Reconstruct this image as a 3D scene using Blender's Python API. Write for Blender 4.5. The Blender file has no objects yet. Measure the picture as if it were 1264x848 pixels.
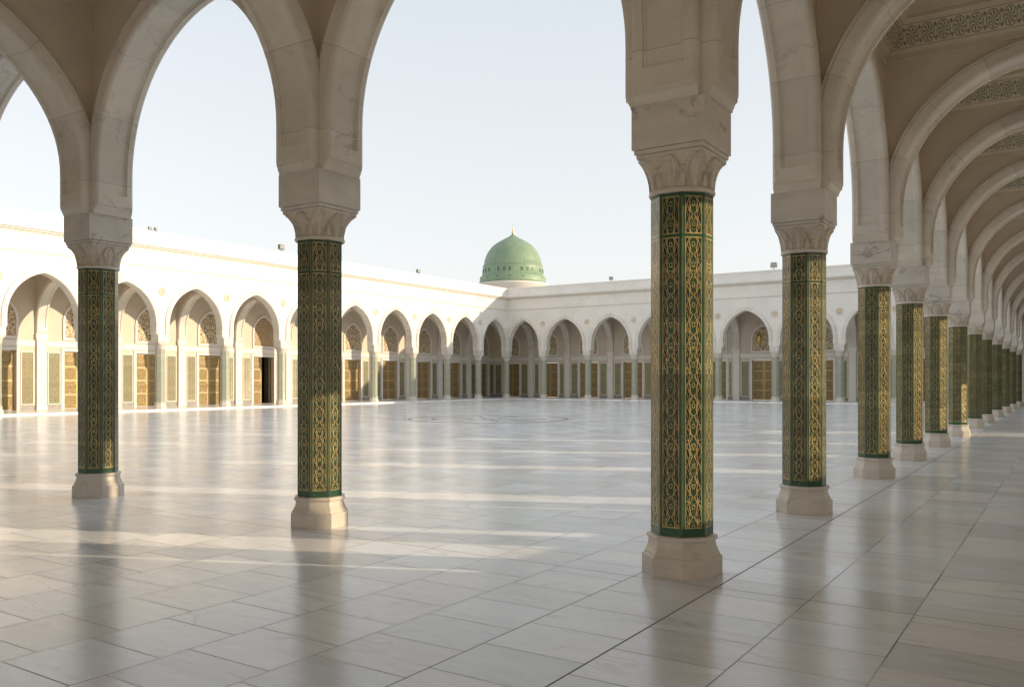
import bpy, bmesh, math, random
from mathutils import Vector, Matrix
random.seed(7)
R_ = math.radians
scene = bpy.context.scene
COL = scene.collection

# ------------------------------------------------------------------ layout (metres)
S = 4.235                         # bay of the near colonnades
X0, Y0 = -2.7475, 6.802              # the corner column
XL, YB = -40.21, 60.44              # facade lines of the far wings
HW = 9.36                         # parapet top
ZC = 6.88                         # top of the walls inside, foot of the ceiling coving
D = 0.41                          # column axis to face of springer
AISLE = 4.235                     # depth of the aisles
NEAR = 8.47                       # depth of the near hall
ROWB = [Y0, 10.742, 15.219, 18.939, 23.032, 27.797, 32.614, 37.036, 42.6, 48.3, 54.0, YB]     # along the right row
NB = len(ROWB)
ROWL = [Y0 + (YB - Y0) * k / 13 for k in range(14)]         # along the left facade
ROWA = [X0, -7.035, -11.386, -15.6, -19.75, -23.85, -27.95, -32.05, -36.15, XL]
BACKX = [XL, -36.49, -32.35, -28.28, -24.9, -21.57, -17.44, -13.08, -9.6, -6.2, X0]
STEP = 0.10                       # the far wings stand one low step up

# ------------------------------------------------------------------ mesh helper
class MB:
    def __init__(self):
        self.v, self.f, self.uv, self.m, self.sm = [], [], [], [], []
    def face(self, pts, uvs=None, mat=0, smooth=False):
        i = len(self.v)
        self.v += [tuple(p) for p in pts]
        self.f.append(tuple(range(i, i + len(pts))))
        self.uv.append(uvs); self.m.append(mat); self.sm.append(smooth)
    def box(self, x0, x1, y0, y1, z0, z1, mat=0, skip=''):
        a, b, c, d = (x0, y0, z0), (x1, y0, z0), (x1, y1, z0), (x0, y1, z0)
        e, f, g, h = (x0, y0, z1), (x1, y0, z1), (x1, y1, z1), (x0, y1, z1)
        for k, q in (('b', (d, c, b, a)), ('t', (e, f, g, h)), ('s', (a, b, f, e)),
                     ('e', (b, c, g, f)), ('n', (c, d, h, g)), ('w', (d, a, e, h))):
            if k not in skip: self.face(q, None, mat)
    def lathe(self, prof, n=32, rot=0.0, cx=0, cy=0, mat=0, smooth=True, cap=True, fac=1.0):
        rings = []
        for r, z in prof:
            rings.append([(cx + r * fac * math.cos(rot + 2 * math.pi * k / n), cy + r * fac * math.sin(rot + 2 * math.pi * k / n), z) for k in range(n)])
        for a, b in zip(rings, rings[1:]):
            for k in range(n):
                j = (k + 1) % n
                self.face((a[k], a[j], b[j], b[k]), None, mat, smooth)
        if cap:
            self.face(rings[0][::-1], None, mat); self.face(rings[-1], None, mat)
    def mesh(self, name, mats, merge=True):
        me = bpy.data.meshes.new(name)
        me.from_pydata(self.v, [], self.f)
        for m in (mats if isinstance(mats, (list, tuple)) else [mats]): me.materials.append(m)
        if any(u is not None for u in self.uv):
            lay = me.uv_layers.new(name='UVMap')
            for p, u in zip(me.polygons, self.uv):
                if u is not None:
                    for li, q in zip(p.loop_indices, u): lay.data[li].uv = q
        for p, m, s in zip(me.polygons, self.m, self.sm):
            p.material_index = m; p.use_smooth = s
        if merge:
            bm = bmesh.new(); bm.from_mesh(me)
            bmesh.ops.remove_doubles(bm, verts=bm.verts, dist=2e-5)
            bmesh.ops.recalc_face_normals(bm, faces=bm.faces)
            bm.to_mesh(me); bm.free()
        me.validate()
        return me

def link(name, data, parent=None, loc=(0, 0, 0), rz=0.0):
    o = bpy.data.objects.new(name, data); COL.objects.link(o)
    o.location = loc; o.rotation_euler = (0, 0, rz)
    if parent is not None: o.parent = parent
    return o
def thing(name, label, cat, loc=(0, 0, 0), rz=0.0, group=None, data=None):
    o = link(name, data, None, loc, rz)
    o['label'] = label; o['category'] = cat; o['kind'] = 'thing'
    if group: o['group'] = group
    return o
def bevel(me, w, seg=2, angle=35):
    bm = bmesh.new(); bm.from_mesh(me)
    es = [e for e in bm.edges if len(e.link_faces) == 2 and e.calc_face_angle(0) > R_(angle)]
    bmesh.ops.bevel(bm, geom=es, offset=w, segments=seg, profile=0.5, affect='EDGES', clamp_overlap=True)
    bm.to_mesh(me); bm.free(); return me

# ------------------------------------------------------------------ node helpers
class NT:
    def __init__(self, name):
        self.mat = bpy.data.materials.new(name); self.mat.use_nodes = True
        self.t = self.mat.node_tree; self.t.nodes.clear()
        self.out = self.n('ShaderNodeOutputMaterial')
        self.b = self.n('ShaderNodeBsdfPrincipled')
        self.t.links.new(self.b.outputs[0], self.out.inputs[0])
    def n(self, ty, **kw):
        x = self.t.nodes.new(ty)
        for k, v in kw.items(): setattr(x, k, v)
        return x
    def put(self, sock, v):
        if hasattr(v, 'is_output'): self.t.links.new(v, sock)
        elif v is not None:
            if hasattr(sock.default_value, '__len__') and not hasattr(v, '__len__'): v = [v] * len(sock.default_value)
            if hasattr(v, '__len__') and len(sock.default_value) == 4 and len(v) == 3: v = tuple(v) + (1,)
            sock.default_value = v
    def M(self, op, a, b=None, c=None, clamp=False):
        x = self.n('ShaderNodeMath', operation=op, use_clamp=clamp)
        self.put(x.inputs[0], a)
        if b is not None: self.put(x.inputs[1], b)
        if c is not None: self.put(x.inputs[2], c)
        return x.outputs[0]
    def V(self, op, a, b=None):
        x = self.n('ShaderNodeVectorMath', operation=op)
        self.put(x.inputs[0], a)
        if b is not None:
            self.put(x.inputs[3 if op == 'SCALE' else 1], b)
        return x.outputs[0]
    def comb(self, x=0, y=0, z=0):
        c = self.n('ShaderNodeCombineXYZ')
        for s, v in zip(c.inputs, (x, y, z)): self.put(s, v)
        return c.outputs[0]
    def mix(self, f, a, b, mode='MIX'):
        x = self.n('ShaderNodeMix', data_type='RGBA', blend_type=mode)
        self.put(x.inputs[0], f); self.put(x.inputs[6], a); self.put(x.inputs[7], b)
        return x.outputs[2]
    def fmix(self, f, a, b):
        x = self.n('ShaderNodeMix', data_type='FLOAT')
        self.put(x.inputs[0], f); self.put(x.inputs[2], a); self.put(x.inputs[3], b)
        return x.outputs[0]
    def noise(self, vec, scale, detail=4, rough=0.55, dist=0.0):
        x = self.n('ShaderNodeTexNoise')
        self.put(x.inputs['Vector'], vec); x.inputs['Scale'].default_value = scale
        x.inputs['Detail'].default_value = detail; x.inputs['Roughness'].default_value = rough
        x.inputs['Distortion'].default_value = dist
        return x.outputs['Fac'], x.outputs['Color']
    def ramp(self, f, a, b, x0=0.0, x1=1.0):
        r = self.n('ShaderNodeMapRange'); r.interpolation_type = 'SMOOTHSTEP'
        self.put(r.inputs[0], f); r.inputs[1].default_value = x0; r.inputs[2].default_value = x1
        r.inputs[3].default_value = a; r.inputs[4].default_value = b
        return r.outputs[0]
    def pos(self): return self.n('ShaderNodeNewGeometry').outputs['Position']
    def uv(self):
        s = self.n('ShaderNodeSeparateXYZ'); self.put(s.inputs[0], self.n('ShaderNodeTexCoord').outputs['UV'])
        return s.outputs[0], s.outputs[1]
    def xyz(self, v):
        s = self.n('ShaderNodeSeparateXYZ'); self.put(s.inputs[0], v); return s.outputs
    def bump(self, h, strength=0.2, dist=0.01, normal=None):
        x = self.n('ShaderNodeBump'); x.inputs['Strength'].default_value = strength; x.inputs['Distance'].default_value = dist
        self.put(x.inputs['Height'], h)
        if normal is not None: self.put(x.inputs['Normal'], normal)
        return x.outputs[0]
    def fin(self, base=None, rough=None, metal=None, normal=None, spec=None):
        if base is not None: self.put(self.b.inputs['Base Color'], base)
        if rough is not None: self.put(self.b.inputs['Roughness'], rough)
        if metal is not None: self.put(self.b.inputs['Metallic'], metal)
        if normal is not None: self.put(self.b.inputs['Normal'], normal)
        if spec is not None: self.put(self.b.inputs['Specular IOR Level'], spec)
        return self.mat

def vein_fac(t, p, scale=1.0, width=0.05):
    """thin wandering veins: where a distorted noise crosses its middle value"""
    f, _ = t.noise(t.V('MULTIPLY', p, (1.0, 1.35, 0.8)), 0.9 * scale, 4, 0.5, 0.55)
    v = t.M('ABSOLUTE', t.M('SUBTRACT', f, 0.5))
    return t.ramp(v, 1.0, 0.0, 0.0, width)

def marble(name, base, veincol, vein=0.35, rough=0.45, cloud=0.12, joints=None, scale=1.0, bump=0.05):
    t = NT(name); p = t.pos()
    ps = t.V('MULTIPLY', p, (1.0, 1.0, 1.6))
    c1, _ = t.noise(ps, 0.7 * scale, 5, 0.6, 0.6)
    c2, _ = t.noise(ps, 3.1 * scale, 6, 0.65, 0.3)
    cl = t.M('ADD', t.M('MULTIPLY', t.M('SUBTRACT', c1, 0.5), 1.2), t.M('MULTIPLY', t.M('SUBTRACT', c2, 0.5), 0.7))
    dark = tuple(x * (1 - cloud * 2) for x in base)
    col = t.mix(t.ramp(cl, 0, 1, -0.35, 0.35), dark, base)
    v1 = vein_fac(t, ps, 1.0 * scale, 0.019); v2, _ = t.noise(ps, 1.3 * scale, 3)
    col = t.mix(t.M('MULTIPLY', t.M('MULTIPLY', v1, t.ramp(v2, 0, 1, 0.45, 0.62)), vein), col, veincol)
    h = c2
    if joints == 'uv':                                   # slab joints along an arch, v = metres along it
        u, v = t.uv()
        j = t.M('ABSOLUTE', t.M('SUBTRACT', t.M('FRACT', t.M('MULTIPLY', v, 1 / 0.86)), 0.5))
        jm = t.M('LESS_THAN', j, 0.0050)
        idx = t.M('FLOOR', t.M('ADD', t.M('MULTIPLY', v, 1 / 0.86), 0.5))
        wn = t.n('ShaderNodeTexWhiteNoise', noise_dimensions='1D'); t.put(wn.inputs['W'], idx)
        tint = t.M('MULTIPLY_ADD', wn.outputs[0], 0.12, 0.92)
        col = t.mix(1.0, col, t.comb(tint, tint, tint), 'MULTIPLY')
        col = t.mix(t.M('MULTIPLY', jm, 0.45), col, tuple(x * 0.35 for x in base))
    elif joints == 'wall':                               # ashlar cladding joints on upright faces
        x, y, z = t.xyz(p)
        br = t.n('ShaderNodeTexBrick'); br.offset = 0.5
        t.put(br.inputs['Vector'], t.comb(t.M('ADD', x, y), z, 0))
        br.inputs['Color1'].default_value = (0, 0, 0, 1); br.inputs['Color2'].default_value = (1, 1, 1, 1)
        br.inputs['Mortar'].default_value = (.5, .5, .5, 1)
        br.inputs['Scale'].default_value = 1; br.inputs['Mortar Size'].default_value = 0.0035
        br.inputs['Brick Width'].default_value = 1.41; br.inputs['Row Height'].default_value = 0.74
        tint = t.M('MULTIPLY_ADD', br.outputs[0], 0.07, 0.95)
        col = t.mix(1.0, col, t.comb(tint, tint, tint), 'MULTIPLY')
        col = t.mix(t.M('MULTIPLY', br.outputs['Fac'], 0.35), col, tuple(x * 0.4 for x in base))
    r = t.M('MULTIPLY_ADD', c2, 0.2, rough - 0.1)
    return t.fin(col, r, 0.0, t.bump(h, bump, 0.01))

def tile_mat(name, green, panel, gold, metal=0.45, height=2.82, top=True, var=0.34):
    """glazed tile face: u = metres from the middle of the face, v = metres up; half face width 0.0985"""
    t = NT(name); u, v = t.uv(); x = t.M('ABSOLUTE', u)
    def band(val, c, hw): return t.M('COMPARE', val, c, hw)
    pr = 0.165
    ph = t.M('MULTIPLY', v, math.pi / pr)
    s = t.M('ABSOLUTE', t.M('SINE', ph)); c = t.M('ABSOLUTE', t.M('COSINE', ph))
    wob = t.M('MULTIPLY', t.M('SINE', t.M('MULTIPLY', ph, 4.0)), 0.0035)
    chain = t.M('ADD', t.M('MULTIPLY_ADD', t.M('POWER', s, 0.62), 0.029, 0.005), wob)
    l1 = t.M('LESS_THAN', t.M('ABSOLUTE', t.M('SUBTRACT', x, chain)), 0.0037)
    l2 = t.M('LESS_THAN', t.M('ABSOLUTE', t.M('SUBTRACT', x, t.M('MULTIPLY_ADD', t.M('POWER', c, 0.7), -0.034, 0.066))), 0.0019)
    l3 = t.M('LESS_THAN', t.M('ABSOLUTE', t.M('SUBTRACT', x, t.M('MULTIPLY_ADD', t.M('SINE', t.M('MULTIPLY', ph, 2.0)), 0.010, 0.054))), 0.0010)
    # flower in each medallion
    vv = t.M('SUBTRACT', t.M('FRACT', t.M('MULTIPLY', v, 1 / pr)), 0.5)
    rad = t.M('SQRT', t.M('ADD', t.M('MULTIPLY', x, x), t.M('MULTIPLY', t.M('MULTIPLY', vv, pr), t.M('MULTIPLY', vv, pr * 0.45))))
    fl = t.M('COMPARE', rad, 0.012, 0.0020)
    vo = t.n('ShaderNodeTexVoronoi', feature='DISTANCE_TO_EDGE'); t.put(vo.inputs['Vector'], t.comb(x, v, 0)); vo.inputs['Scale'].default_value = 42
    fil = t.M('LESS_THAN', vo.outputs['Distance'], 0.035)
    fm, _ = t.noise(t.comb(x, v, 0), 30, 2)
    fil = t.M('MULTIPLY', fil, t.M('GREATER_THAN', fm, 0.54))
    lines = t.M('MAXIMUM', t.M('MAXIMUM', l1, l2), t.M('MAXIMUM', t.M('MAXIMUM', l3, fl), fil))
    inside = t.M('LESS_THAN', x, 0.0670)
    lines = t.M('MULTIPLY', lines, inside)
    border = t.M('GREATER_THAN', x, 0.0670)
    gl = t.M('MAXIMUM', band(x, 0.0696, 0.0026), band(x, 0.0935, 0.0008))
    bands = [(0.035, 0.035)] + ([(height - 0.016, 0.016), (height - 0.355, 0.013)] if top else [(height - 0.03, 0.03)])
    for cc, hw in bands:
        m = band(v, cc, hw)
        border = t.M('MAXIMUM', border, m)
        lines = t.M('MULTIPLY', lines, t.M('SUBTRACT', 1.0, m))
        inn = t.M('LESS_THAN', x, 0.0736)
        e = t.M('MAXIMUM', band(v, cc + hw + 0.004, 0.004), band(v, cc - hw - 0.004, 0.004))
        gl = t.M('MAXIMUM', t.M('MULTIPLY', gl, t.M('SUBTRACT', 1.0, m)), t.M('MULTIPLY', e, inn))
    g = t.M('MAXIMUM', lines, gl)
    n1, _ = t.noise(t.pos(), 9, 4); n2, _ = t.noise(t.pos(), 60, 3)
    bg = t.mix(border, t.mix(t.ramp(n2, 0, 1, 0.4, 0.6), panel, tuple(q * 0.55 for q in panel)), green)
    bg = t.mix(t.M('MULTIPLY', fl, 0.0), bg, green)
    medal = t.M('MULTIPLY', t.M('LESS_THAN', x, t.M('SUBTRACT', chain, 0.003)), inside)
    bg = t.mix(t.M('MULTIPLY', medal, 0.6), bg, green)
    goldv = t.mix(t.ramp(n1, 0, 1, 0.35, 0.65), gold, tuple(q * 0.62 for q in gold))
    # tile joints every 0.2 m
    jt = t.M('LESS_THAN', t.M('ABSOLUTE', t.M('SUBTRACT', t.M('FRACT', t.M('MULTIPLY', v, 1 / 0.24)), 0.5)), 0.0045)
    ti = t.M('ADD', t.M('FLOOR', t.M('ADD', t.M('MULTIPLY', v, 1 / 0.24), 0.5)), t.M('MULTIPLY', t.n('ShaderNodeObjectInfo').outputs['Random'], 91.7))
    wn = t.n('ShaderNodeTexWhiteNoise', noise_dimensions='1D'); t.put(wn.inputs['W'], ti)
    tn = t.M('MULTIPLY_ADD', wn.outputs[0], var, 0.97 - var / 2)
    colr = t.mix(1.0, t.mix(g, bg, goldv), t.comb(tn, tn, tn), 'MULTIPLY')
    colr = t.mix(t.M('MULTIPLY', jt, 0.55), colr, tuple(q * 0.3 for q in panel))
    hgt = t.M('SUBTRACT', g, t.M('MULTIPLY', jt, 0.8))
    return t.fin(colr, t.fmix(g, t.M('MULTIPLY_ADD', n1, 0.25, 0.12), 0.36), t.M('MULTIPLY', g, metal), t.bump(hgt, 0.5, 0.003))

# ------------------------------------------------------------------ materials
MARBLE = (0.66, 0.62, 0.56)
m_rib   = marble('pale veined marble slabs', (0.79, 0.74, 0.66), (0.38, 0.33, 0.28), 0.34, 0.42, 0.08, 'uv')
m_wall  = marble('cream plastered wall', (0.68, 0.59, 0.48), (0.54, 0.45, 0.36), 0.15, 0.62, 0.05)
m_fac   = marble('white facade cladding', (0.83, 0.79, 0.72), (0.55, 0.50, 0.45), 0.25, 0.5, 0.04, 'wall')
m_trim  = marble('white marble mouldings', (0.82, 0.78, 0.72), (0.50, 0.45, 0.40), 0.25, 0.45, 0.05)
m_base  = marble('buff marble base', (0.73, 0.66, 0.565), (0.44, 0.37, 0.29), 0.45, 0.40, 0.09, scale=2.2)
m_cap   = marble('carved marble', (0.71, 0.64, 0.55), (0.42, 0.36, 0.29), 0.3, 0.48, 0.07, scale=2.0)
m_block = marble('veined marble block', (0.74, 0.70, 0.64), (0.30, 0.27, 0.25), 0.75, 0.38, 0.10, scale=1.6)
m_ceil  = marble('ceiling plaster', (0.62, 0.53, 0.41), (0.52, 0.43, 0.33), 0.1, 0.7, 0.05)
m_tile  = tile_mat('green and gold glazed tiles', (0.034, 0.092, 0.048), (0.020, 0.034, 0.019), (0.66, 0.50, 0.21))
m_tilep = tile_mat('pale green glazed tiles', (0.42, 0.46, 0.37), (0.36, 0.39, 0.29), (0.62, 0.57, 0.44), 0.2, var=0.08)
m_strip = tile_mat('green and gold panel tiles', (0.20, 0.24, 0.15), (0.24, 0.20, 0.11), (0.64, 0.52, 0.29), 0.25, 2.62, False, 0.15)

def mat_cornice():
    t = NT('coving with green rosettes'); u, v = t.uv()
    c = t.M('SUBTRACT', t.M('FRACT', t.M('MULTIPLY', u, 1 / 0.225)), 0.5)
    px = t.M('MULTIPLY', c, 0.225); py = t.M('SUBTRACT', v, 0.245)
    r = t.M('SQRT', t.M('ADD', t.M('MULTIPLY', px, px), t.M('MULTIPLY', py, py)))
    an = t.M('ARCTAN2', py, px)
    pet = t.M('SINE', t.M('ADD', t.M('MULTIPLY', an, 8.0), t.M('MULTIPLY', t.M('SINE', t.M('MULTIPLY', r, 90.0)), 1.6)))
    ros = t.M('MULTIPLY', t.M('LESS_THAN', r, 0.080), t.M('GREATER_THAN', pet, -0.15))
    rim = t.M('COMPARE', r, 0.094, 0.006)
    idot = t.M('LESS_THAN', t.M('ADD', t.M('ABSOLUTE', t.M('SUBTRACT', t.M('ABSOLUTE', px), 0.1125)), t.M('ABSOLUTE', t.M('SUBTRACT', t.M('ABSOLUTE', py), 0.066))), 0.028)
    k = t.M('MAXIMUM', t.M('MAXIMUM', ros, rim), idot)
    k = t.M('MULTIPLY', k, t.M('COMPARE', v, 0.245, 0.104))
    ln = t.M('MAXIMUM', t.M('COMPARE', v, 0.130, 0.005), t.M('COMPARE', v, 0.360, 0.005))
    n1, _ = t.noise(t.pos(), 2.5, 4)
    base = t.mix(t.ramp(n1, 0, 1, 0.35, 0.65), (0.58, 0.50, 0.385), (0.64, 0.56, 0.43))
    col = t.mix(t.M('MULTIPLY', k, 0.85), base, (0.14, 0.17, 0.10)); col = t.mix(t.M('MULTIPLY', ln, 0.6), col, (0.20, 0.16, 0.10))
    return t.fin(col, 0.6, 0, t.bump(k, 0.5, 0.01))
m_corn = mat_cornice()

def mat_floor():
    t = NT('polished marble paving'); p = t.pos(); x, y, z = t.xyz(p)
    br = t.n('ShaderNodeTexBrick'); br.offset = 0.37; br.offset_frequency = 2; br.squash = 1.0
    t.put(br.inputs['Vector'], t.comb(t.M('SUBTRACT', y, 6.43), t.M('ADD', x, 2.315), 0))
    br.inputs['Color1'].default_value = (0, 0, 0, 1); br.inputs['Color2'].default_value = (1, 1, 1, 1); br.inputs['Mortar'].default_value = (.5, .5, .5, 1)
    br.inputs['Scale'].default_value = 1; br.inputs['Mortar Size'].default_value = 0.0042; br.inputs['Mortar Smooth'].default_value = 0.1
    br.inputs['Brick Width'].default_value = 0.535; br.inputs['Row Height'].default_value = 0.706
    rnd = br.outputs[0]; mort = br.outputs['Fac']
    wn = t.n('ShaderNodeTexWhiteNoise', noise_dimensions='1D'); t.put(wn.inputs['W'], t.M('MULTIPLY', rnd, 517.3))
    wv = wn.outputs['Color']
    off = t.V('SCALE', wv, 23.0)
    q = t.V('ADD', t.V('MULTIPLY', p, (0.6, 1.5, 1.0)), off)
    c1, _ = t.noise(q, 1.3, 6, 0.62, 0.9)
    c2, _ = t.noise(q, 6.0, 5, 0.65, 0.4)
    c3, _ = t.noise(p, 0.16, 3, 0.5)
    tone = t.M('MULTIPLY_ADD', t.M('SUBTRACT', wn.outputs[0], 0.5), 0.22, 1.02)
    tone = t.M('ADD', tone, t.M('MULTIPLY', t.M('SUBTRACT', c1, 0.5), 0.30))
    tone = t.M('ADD', tone, t.M('MULTIPLY', t.M('SUBTRACT', c2, 0.5), 0.30))
    c4, _ = t.noise(q, 26.0, 4, 0.7)
    tone = t.M('ADD', tone, t.M('MULTIPLY', t.M('SUBTRACT', c4, 0.5), 0.14))
    tone = t.M('ADD', tone, t.M('MULTIPLY', t.M('SUBTRACT', c3, 0.5), 0.10))
    warm = t.xyz(wv)[1]
    base = t.mix(warm, (0.765, 0.79, 0.815), (0.80, 0.79, 0.775))
    col = t.mix(1.0, base, t.comb(tone, tone, tone), 'MULTIPLY')
    v1 = vein_fac(t, q, 1.2, 0.028)
    vm, _ = t.noise(q, 1.7, 3)
    col = t.mix(t.M('MULTIPLY', t.M('MULTIPLY', v1, t.ramp(vm, 0, 1, 0.46, 0.64)), 0.30), col, (0.30, 0.27, 0.245))
    # the wide movement joints beside the column line
    dj = t.M('LESS_THAN', t.M('ABSOLUTE', t.M('ADD', x, 2.315)), 0.007)
    dj2 = t.M('LESS_THAN', t.M('ABSOLUTE', t.M('ADD', x, 3.021)), 0.0045)
    dj3 = t.M('LESS_THAN', t.M('ABSOLUTE', t.M('SUBTRACT', y, 6.43)), 0.0045)
    jm = t.M('MAXIMUM', t.M('MAXIMUM', dj, dj2), dj3)
    mm, _ = t.noise(p, 0.9, 3)
    jcol = t.M('MULTIPLY', mort, t.ramp(mm, 0.35, 1.0, 0.36, 0.62))
    col = t.mix(t.M('MAXIMUM', jcol, jm), col, (0.10, 0.085, 0.07))
    st, _ = t.noise(t.V('MULTIPLY', p, (0.3, 1.6, 1)), 1.6, 6, 0.7, 0.5)
    rough = t.M('ADD', 0.125, t.M('MULTIPLY', st, 0.12))
    rough = t.M('ADD', rough, t.M('MULTIPLY', t.xyz(wv)[2], 0.05))
    rough = t.M('ADD', rough, t.M('MULTIPLY', t.M('MAXIMUM', mort, jm), 0.4))
    # each slab is laid a hair out of level
    tilt = t.V('MULTIPLY', t.V('SUBTRACT', wv, (0.5, 0.5, 0.5)), (0.009, 0.009, 0.0))
    nrm = t.V('NORMALIZE', t.V('ADD', t.n('ShaderNodeNewGeometry').outputs['Normal'], tilt))
    bh = t.M('SUBTRACT', t.M('MULTIPLY', c2, 0.05), t.M('MAXIMUM', mort, jm))
    return t.fin(col, rough, 0, t.bump(bh, 0.25, 0.004, nrm), 0.5)
m_floor = mat_floor()

def mat_lattice():
    t = NT('pierced plaster lattice'); u, v = t.uv()
    vo = t.n('ShaderNodeTexVoronoi', feature='DISTANCE_TO_EDGE'); t.put(vo.inputs['Vector'], t.comb(t.M('ABSOLUTE', u), v, 0))
    vo.inputs['Scale'].default_value = 6.5; vo.inputs['Randomness'].default_value = 0.7
    k = t.ramp(vo.outputs['Distance'], 1, 0, 0.10, 0.15)
    v2 = t.n('ShaderNodeTexVoronoi', feature='DISTANCE_TO_EDGE'); t.put(v2.inputs['Vector'], t.comb(t.M('ABSOLUTE', u), v, 0)); v2.inputs['Scale'].default_value = 13
    k2 = t.M('LESS_THAN', v2.outputs['Distance'], 0.10)
    k = t.M('MAXIMUM', k, t.M('MULTIPLY', k2, 0.7))
    return t.fin(t.mix(k, (0.10, 0.055, 0.02), (0.66, 0.54, 0.36)), 0.55, 0, t.bump(k, 0.7, 0.03))
m_latt = mat_lattice()

def mat_niche():
    t = NT('carved stucco niche'); u, v = t.uv()
    r = t.M('SQRT', t.M('ADD', t.M('MULTIPLY', u, u), t.M('MULTIPLY', v, v)))
    w = t.M('SINE', t.M('MULTIPLY', r, 34.0))
    vo = t.n('ShaderNodeTexVoronoi', feature='DISTANCE_TO_EDGE'); t.put(vo.inputs['Vector'], t.comb(t.M('ABSOLUTE', u), v, 0)); vo.inputs['Scale'].default_value = 12
    k = t.M('MULTIPLY', t.ramp(vo.outputs['Distance'], 1, 0, 0.04, 0.16), t.M('GREATER_THAN', w, -0.5))
    return t.fin(t.mix(k, (0.36, 0.24, 0.12), (0.62, 0.48, 0.31)), 0.6, 0, t.bump(k, 0.6, 0.02))
m_niche = mat_niche()

def mat_door():
    t = NT('carved gilded door'); u, v = t.uv()
    pv = t.M('FRACT', t.M('MULTIPLY', v, 1 / 0.74))
    pu = t.M('ABSOLUTE', u)
    fr = t.M('MAXIMUM', t.M('GREATER_THAN', pu, 0.33), t.M('GREATER_THAN', t.M('ABSOLUTE', t.M('SUBTRACT', pv, 0.5)), 0.43))
    vo = t.n('ShaderNodeTexVoronoi', feature='DISTANCE_TO_EDGE'); t.put(vo.inputs['Vector'], t.comb(pu, v, 0)); vo.inputs['Scale'].default_value = 14
    k = t.ramp(vo.outputs['Distance'], 1, 0, 0.05, 0.2)
    n1, _ = t.noise(t.pos(), 3.0, 4)
    h = t.M('MAXIMUM', fr, t.M('MULTIPLY', k, 0.8))
    col = t.mix(h, (0.15, 0.10, 0.04), (0.47, 0.345, 0.16)); col = t.mix(t.M('MULTIPLY', n1, 0.4), col, (0.36, 0.26, 0.115))
    return t.fin(col, 0.45, 0.25, t.bump(h, 0.8, 0.015))
m_door = mat_door()

def plain(name, col, rough=0.5, metal=0.0, n=0.15, sc=6):
    t = NT(name); f, _ = t.noise(t.pos(), sc, 5, 0.6)
    c = t.mix(t.ramp(f, 0, 1, 0.3, 0.7), tuple(x * (1 - n) for x in col), tuple(min(1, x * (1 + n)) for x in col))
    return t.fin(c, t.M('MULTIPLY_ADD', f, 0.2, rough - 0.1), metal, t.bump(f, 0.05, 0.01))
m_buff  = marble('buff cornice band', (0.72, 0.665, 0.585), (0.55, 0.49, 0.41), 0.2, 0.55, 0.06)
m_dark  = plain('dark room shade', (0.045, 0.035, 0.028), 0.7)  # unlit room behind the open door: its shade put into the colour
m_skirt = plain('grey marble skirting', (0.30, 0.28, 0.26), 0.4)
m_brass = plain('aged brass', (0.60, 0.40, 0.13), 0.35, 0.9)
m_gold  = plain('gilded copper', (0.75, 0.52, 0.20), 0.3, 0.9)
m_grey  = plain('grey painted metal', (0.18, 0.18, 0.18), 0.5, 0.3)
m_glass = plain('lamp glass', (0.35, 0.33, 0.28), 0.12)
m_sand  = plain('pale light-bouncing ground', (0.68, 0.64, 0.58), 0.7, 0, 0.12, 0.6)  # unseen outer ground, made pale to bounce light into the arcades
m_roof  = plain('pale roof screed', (0.48, 0.44, 0.38), 0.9, 0, 0.08, 0.8)
m_drum  = marble('whitewashed drum', (0.74, 0.70, 0.63), (0.55, 0.50, 0.44), 0.2, 0.6, 0.05)
m_inlay = plain('grey inlay stone', (0.36, 0.34, 0.32), 0.2)
m_medal = plain('carved buff stone', (0.66, 0.55, 0.42), 0.55)
def mat_dome():
    t = NT('weathered green dome'); p = t.n('ShaderNodeTexCoord').outputs['Object']; x, y, z = t.xyz(p)
    an = t.M('ARCTAN2', y, x)
    rib = t.M('ABSOLUTE', t.M('SUBTRACT', t.M('FRACT', t.M('MULTIPLY', an, 48 / (2 * math.pi))), 0.5))
    seam = t.M('LESS_THAN', rib, 0.045)
    n1, _ = t.noise(t.V('MULTIPLY', p, (1.5, 1.5, 0.35)), 1.2, 6, 0.65)
    n2, _ = t.noise(p, 5, 4)
    col = t.mix(t.ramp(n1, 0, 1, 0.3, 0.7), (0.195, 0.29, 0.185), (0.255, 0.345, 0.215))
    col = t.mix(t.M('MULTIPLY', t.ramp(n2, 0, 1, 0.5, 0.7), 0.3), col, (0.33, 0.38, 0.27))
    col = t.mix(t.M('MULTIPLY', seam, 0.4), col, (0.14, 0.20, 0.13))
    return t.fin(col, 0.5, 0, t.bump(seam, 0.5, 0.03))
m_dome = mat_dome()
m_dwin = plain('dark green shutter', (0.09, 0.16, 0.09), 0.5)

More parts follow.
